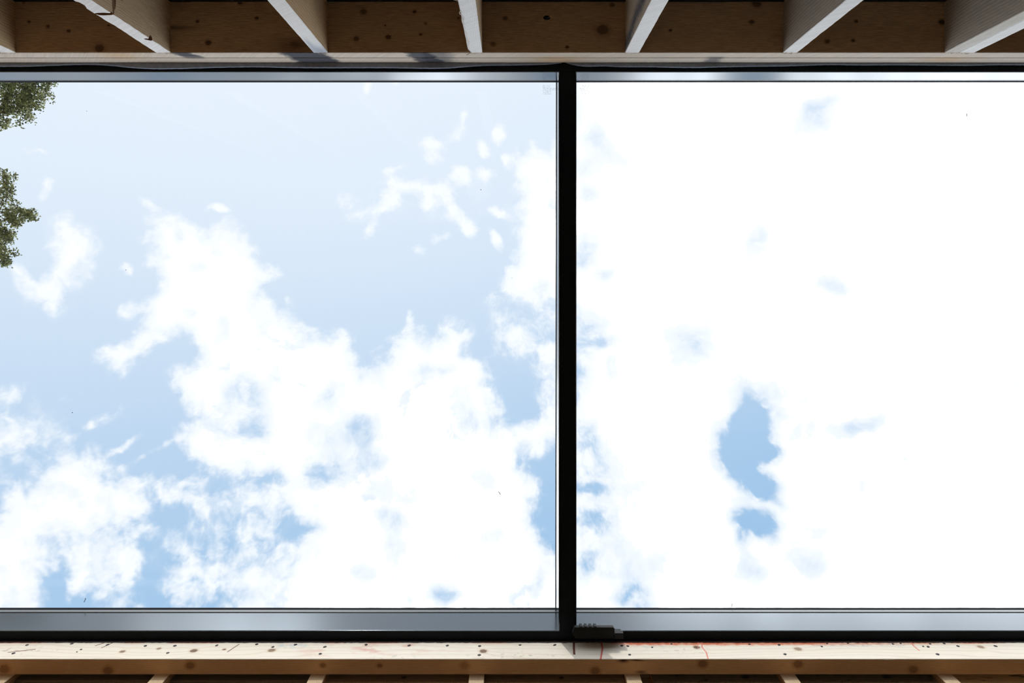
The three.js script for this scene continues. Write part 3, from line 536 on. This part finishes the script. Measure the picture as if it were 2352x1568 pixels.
  for (const [x, y, k = 1] of nails) { const n = part(t, 'nail_head', head, M.iron); n.position.set(x, y, z1 + 0.0004); n.scale.set(k * (0.72 + 0.25 * r()), k * (0.6 + 0.22 * r()), 1); n.rotation.set(-0.15 + r() * 0.2, r() * 0.3 - 0.15, r()); }
  // ragged bead of black sealant between the board and the rooflight frame
  const seal = thing('sealant_bead'), g = [];
  const shape = new THREE.Shape(), q = rng(21);
  shape.moveTo(PX0, z1 + 0.0001);
  for (let x = PX0; x <= PX1; x += 0.004) shape.lineTo(x, (z1 + 0.0008 + 0.0022 * Math.max(0, noise(x * 40, 2)) + 0.0014 * q()));
  shape.lineTo(PX1, z1 + 0.0001);
  g.push(flat(new THREE.ExtrudeGeometry(shape, { depth: 0.0045, bevelEnabled: false }).rotateX(Math.PI / 2).translate(0, 2.4885, 0)));
  part(seal, 'bead', mergeGeometries(g), M.rubber);
  tag(seal, 'ragged line of black sealant between the sunlit board and the frame', 'sealant');
}

// ------------------------------------------------------------------ felt strips pinched between upper plate and frame
{
  const n = 256, d = new Uint8Array(n * n * 4), h = new Uint8Array(n * n);
  for (let j = 0; j < n; j++) for (let i = 0; i < n; i++) { const f = fbm(i / 3, j / 3, 3), v = 160 + f * 50 + 10 * noise(i / 30, j / 30); const k = (j * n + i) * 4; d[k] = v * 0.84; d[k + 1] = v * 0.9; d[k + 2] = v; d[k + 3] = 255; h[j * n + i] = clamp(0.5 + f * 0.6) * 255; }
  const T = (data, fmt) => { const t = new THREE.DataTexture(data, n, n, fmt); t.wrapS = t.wrapT = THREE.RepeatWrapping; t.magFilter = THREE.LinearFilter; t.repeat.set(9, 9); t.needsUpdate = true; return t; };
  const map = T(d, THREE.RGBAFormat); map.colorSpace = THREE.SRGBColorSpace;
  M.felt = new THREE.MeshStandardMaterial({ map, bumpMap: T(h, THREE.RedFormat), bumpScale: 0.0015, roughness: 1 });
  const waves = [
    [[-1.7, 0.575], [-1.55, 0.571], [-1.39, 0.5739], [-1.319, 0.5745], [-1.248, 0.5768], [-1.154, 0.5792], [-1.095, 0.5768], [-1.035, 0.5709], [-0.982, 0.568], [-0.917, 0.568], [-0.835, 0.5703], [-0.764, 0.5721], [-0.681, 0.5727], [-0.634, 0.5715], [-0.563, 0.5703], [-0.444, 0.5703], [-0.326, 0.5703], [-0.232, 0.5688], [-0.173, 0.5698], [-0.125, 0.5733], [-0.078, 0.5763], [-0.007, 0.5774], [0.064, 0.5786], [0.105, 0.5804], [0.135, 0.5842]],
    [[0.147, 0.5842], [0.17, 0.578], [0.2, 0.5745], [0.253, 0.5751], [0.288, 0.5733], [0.383, 0.5727], [0.454, 0.5712], [0.501, 0.5709], [0.572, 0.5727], [0.643, 0.5739], [0.738, 0.5751], [0.797, 0.5768], [0.862, 0.5786], [0.95, 0.5777], [1.045, 0.578], [1.151, 0.5774], [1.234, 0.5768], [1.329, 0.5783], [1.39, 0.578], [1.7, 0.574], [2.2, 0.578], [2.95, 0.575]],
  ];
  waves.forEach((w, i) => {
    const curve = new THREE.CatmullRomCurve3(w.map(([x, z]) => new THREE.Vector3(x, 0, z))), pts = curve.getPoints(360), q = rng(60 + i);
    const g = new THREE.BufferGeometry(), pos = [], uv = [], idx = [], SEC = 7;
    pts.forEach((p, k) => {
      const jit = (q() - 0.5) * 0.0006;
      for (let s = 0; s <= SEC; s++) {               // a soft rounded lip from underside to top
        const a = s / SEC * Math.PI, z = s === 0 || s === SEC ? FRONT + 0.03 : p.z + jit + 0.0045 - Math.sin(a) * 0.0045, y = 2.4825 - Math.cos(a) * 0.0055 + (s === 0 || s === SEC ? 0 : jit * 0.6);
        pos.push(p.x, y, z); uv.push(p.x, s === 0 || s === SEC ? z : z - s * 0.003);
      }
      if (k) for (let s = 0; s < SEC; s++) { const a = (k - 1) * (SEC + 1) + s, b = a + SEC + 1; idx.push(a, a + 1, b, b, a + 1, b + 1); }
    });
    g.setAttribute('position', new THREE.Float32BufferAttribute(pos, 3)); g.setAttribute('uv', new THREE.Float32BufferAttribute(uv, 2)); g.setIndex(idx); g.computeVertexNormals();
    const m = new THREE.Mesh(g, M.felt); m.name = numbered('felt_strip'); m.castShadow = m.receiveShadow = true; scene.add(m);
    tag(m, i ? 'wavy grey felt strip over the right pane, under the upper top plate' : 'wavy grey felt strip over the left pane, under the upper top plate', 'felt strip', 'felt strips under the rooflight frame');
  });
}

// ------------------------------------------------------------------ black plastic bracket at the foot of the mullion
{
  const t = thing('mullion_bracket'), at = (g) => g;
  const s = new THREE.Shape(); s.moveTo(0.166, -0.9585); s.lineTo(0.2745, -0.9575); s.lineTo(0.2745, -0.9405); s.lineTo(0.2715, -0.9375); s.lineTo(0.168, -0.9375); s.lineTo(0.1625, -0.953);
  part(t, 'body', at(new THREE.ExtrudeGeometry(s, { depth: 0.0105, bevelEnabled: true, bevelThickness: 0.0008, bevelSize: 0.0008, bevelSegments: 2 }).rotateX(Math.PI / 2).translate(0, 2.468, 0)), M.plastic);
  part(t, 'base', softBox(0.17, 0.2756, 2.4695, ROOF, -0.974, -0.949, 0.001), M.plastic);
  const k = M.plastic;
  for (let i = 0; i < 4; i++) part(t, 'ridge', softBox(0.1815 + i * 0.0126, 0.1895 + i * 0.0126, 2.4585, 2.4745, -0.9415, -0.9352, 0.0008), k);
  part(t, 'end_block', softBox(0.2752, 0.2992, 2.4585, 2.472, -0.969, -0.9535, 0.0012), k);
  part(t, 'end_block_foot', softBox(0.2752, 0.2965, 2.472, ROOF, -0.974, -0.958, 0.001), k);
  tag(t, 'black ribbed plastic bracket at the foot of the mullion, above the sunlit board', 'bracket');
}

// ------------------------------------------------------------------ bits lying on the glass
{
  const onGlass = (px, pz) => [px, glassY(pz) + 0.0066, pz];
  const needles = [[-0.037, -0.628, 0.011, 0.95, 'short dark needle lying on the lower right of the left pane'], [-1.251, -0.943, 0.0125, 1.9, 'dark curved needle on the left pane near the bottom rail'], [0.644, -0.9575, 0.011, 1.75, 'dark needle stuck at the bottom edge of the right pane'], [1.312, 0.47, 0.008, 1.6, 'faint needle near the top of the right pane, far right']];
  for (const [x, z, l, a, label] of needles) {
    const [X, Y, Z] = onGlass(x, z), dx = Math.cos(a) * l / 2, dz = -Math.sin(a) * l / 2;
    const m = new THREE.Mesh(new THREE.TubeGeometry(new THREE.CatmullRomCurve3([new THREE.Vector3(X - dx, Y, Z - dz), new THREE.Vector3(X + 0.0008, Y + 0.001, Z + 0.0006), new THREE.Vector3(X + dx, Y, Z + dz)]), 8, 0.0009, 5), M.dirt);
    m.name = numbered('pine_needle'); m.castShadow = true; scene.add(m); tag(m, label, 'needle', 'needles lying on the panes');
  }
  const specks = [[-1.28, -0.392, 0.0022, 'dark speck on the left pane, left side below the middle'], [-0.09, 0.255, 0.0020, 'dark speck on the left pane among thin clouds'], [0.386, 0.323, 0.0018, 'dark speck on the right pane, left of its middle'], [-1.119, 0.023, 0.0018, 'dark speck on the left pane, between the small left cloud and the big cloud'], [0.905, 0.557, 0.002, 'dark speck near the top edge of the right pane, middle'], [1.2, 0.536, 0.0022, 'dark speck near the top edge of the right pane, right'], [-1.227, 0.481, 0.0015, 'tiny speck on the left pane, right of the upper tree']];
  for (const [x, z, r, label] of specks) {
    const m = new THREE.Mesh(lump(r * 0.62, 1.3, 0.4, 0.8, 0, 0, 0, x * 9), M.dirt); m.position.set(...onGlass(x, z)); m.name = numbered('dirt_speck'); m.castShadow = true; scene.add(m); tag(m, label, 'dirt speck', 'specks on the panes');
  }
}

// ------------------------------------------------------------------ two trees beyond the left end of the building
{
  const bark = standard('grey_bark', [0.10, 0.085, 0.065], 0.95);
  const leafMat = new THREE.MeshPhysicalMaterial({ roughness: 0.75, transmission: 0.35, thickness: 0, side: THREE.DoubleSide });
  const leaf = new THREE.BufferGeometry();
  leaf.setAttribute('position', new THREE.Float32BufferAttribute([0, 0, 0, 0.3, 0.06, 0.28, 0, 0, 0.55, -0.3, 0.06, 0.28, 0.22, 0.04, 0.75, 0, -0.06, 1, -0.22, 0.04, 0.75], 3));
  leaf.setIndex([0, 2, 1, 0, 3, 2, 1, 2, 4, 2, 5, 4, 2, 6, 5, 2, 3, 6]); leaf.computeVertexNormals();
  const limb = (pts, r) => new THREE.TubeGeometry(new THREE.CatmullRomCurve3(pts), 14, r, 6);
  function tree(base, lobes, seed, label, twigs, size, tones) {
    const t = thing('tree', ...base), r = rng(seed), V = (x, y, z) => new THREE.Vector3(x - base[0], y - base[1], z - base[2]);
    const crown = new THREE.Vector3(); for (const l of lobes) crown.add(V(l[0], l[1], l[2])); crown.multiplyScalar(1 / lobes.length);
    const fork = new THREE.Vector3(crown.x * 0.25, crown.y * 0.5, crown.z * 0.25);
    const trunk = new THREE.CylinderGeometry(0.11, 0.22, fork.y, 12, 6); trunk.translate(0, fork.y / 2, 0);
    const p = trunk.attributes.position; for (let i = 0; i < p.count; i++) { const u = p.getY(i) / fork.y; p.setX(i, p.getX(i) + fork.x * u * u); p.setZ(i, p.getZ(i) + fork.z * u * u); }
    trunk.computeVertexNormals();
    part(t, 'trunk', trunk, bark);
    const put = [], tint = [], twig = [];
    for (const [lx, ly, lz, rad, squash = 0.8] of lobes) {
      const c = V(lx, ly, lz);
      part(t, 'branch', limb([fork, fork.clone().lerp(c, 0.5).add(new THREE.Vector3(r() - 0.5, r() * 0.4, r() - 0.5).multiplyScalar(0.3)), c.clone().lerp(fork, 0.12)], 0.013), bark);
      const count = Math.floor(twigs * Math.pow(rad / 0.5, 1.5));
      for (let i = 0; i < count; i++) {
        const a = r() * 2 * Math.PI, h = r() * 2 - 1, s = Math.sqrt(1 - h * h), dir = new THREE.Vector3(Math.cos(a) * s, h * squash, Math.sin(a) * s), reach = rad * (0.6 + 0.6 * r() * r() + 0.2 * r() + 0.3 * noise(dir.x * 3 + seed, dir.z * 3 + dir.y * 2));
        const end = c.clone().addScaledVector(dir, reach), start = c.clone().addScaledVector(dir, reach * 0.35), bend = new THREE.Vector3(r() - 0.5, r() - 0.5, r() - 0.5).multiplyScalar(rad * 0.22);
        const curve = new THREE.QuadraticBezierCurve3(start, start.clone().lerp(end, 0.55).add(bend), end);
        if (i % 3 === 0) twig.push(new THREE.TubeGeometry(curve, 5, 0.006, 4));
        const n = 46;
        for (let k = 0; k < n; k++) {
          const u = 0.15 + 0.85 * Math.pow(r(), 0.7), at = curve.getPoint(u).add(new THREE.Vector3(r() - 0.5, r() - 0.5, r() - 0.5).multiplyScalar(0.10));
          put.push([at, size * (0.65 + 0.6 * r())]); tint.push(r() ** 1.3);
        }
      }
    }
    part(t, 'twig', mergeGeometries(twig), bark).userData.kind = 'stuff';
    const leaves = new THREE.InstancedMesh(leaf, leafMat, put.length), m = new THREE.Matrix4(), q = new THREE.Quaternion(), e = new THREE.Euler(), col = new THREE.Color();
    put.forEach(([at, s], i) => {
      e.set((r() - 0.5) * 2.2, r() * 6.28, (r() - 0.5) * 2.2); q.setFromEuler(e);
      leaves.setMatrixAt(i, m.compose(at, q, new THREE.Vector3(s, s, s)));
      const [a, b] = tones, k = tint[i]; leaves.setColorAt(i, col.setRGB(mix(a[0], b[0], k), mix(a[1], b[1], k), mix(a[2], b[2], k)));
    });
    leaves.name = numbered('foliage'); leaves.userData.kind = 'stuff'; leaves.castShadow = leaves.receiveShadow = true; t.add(leaves);
    tag(t, label, 'tree', 'trees beyond the rooflight');
  }
  const tones = [[0.045, 0.07, 0.05], [0.52, 0.52, 0.26]];
  tree([-8.6, -0.08, 3.0], [[-6.88, 9.7, 2.6, 0.36], [-6.55, 9.72, 2.45, 0.2], [-6.72, 9.68, 2.28, 0.2], [-6.52, 9.74, 2.68, 0.2], [-7.0, 9.66, 2.2, 0.18], [-7.4, 9.7, 2.55, 0.45], [-7.8, 9.5, 2.4, 0.6], [-8.3, 9.0, 2.9, 0.8], [-8.9, 9.7, 2.6, 0.8], [-8.5, 8.0, 2.5, 0.85], [-9.1, 8.6, 3.3, 0.8], [-8.3, 7.2, 3.1, 0.75], [-9.3, 7.4, 2.7, 0.75], [-8.6, 6.3, 3.2, 0.6], [-6.75, 9.7, 2.52, 0.25]], 91, 'tree whose leafy tip shows in the upper left corner of the left pane', 62, 0.034, tones);
  tree([-8.7, -0.08, 0.7], [[-7.12, 9.7, 0.85, 0.34], [-6.8, 9.72, 0.88, 0.2], [-6.66, 9.72, 0.86, 0.1], [-7.0, 9.7, 1.18, 0.19], [-6.98, 9.75, 1.4, 0.1], [-6.98, 9.7, 0.52, 0.2], [-6.95, 9.72, 0.3, 0.14], [-7.5, 9.7, 0.85, 0.45], [-7.9, 9.4, 0.7, 0.65], [-8.4, 8.9, 1.1, 0.8], [-8.9, 9.6, 0.6, 0.8], [-8.5, 7.9, 0.5, 0.85], [-9.2, 8.5, 1.0, 0.8], [-8.3, 7.1, 1.0, 0.75], [-9.3, 7.3, 0.4, 0.75], [-8.7, 6.2, 0.8, 0.6]], 92, 'tree reaching in at the left edge of the left pane, lower of two', 62, 0.034, tones);
}

renderer.render(scene, camera);
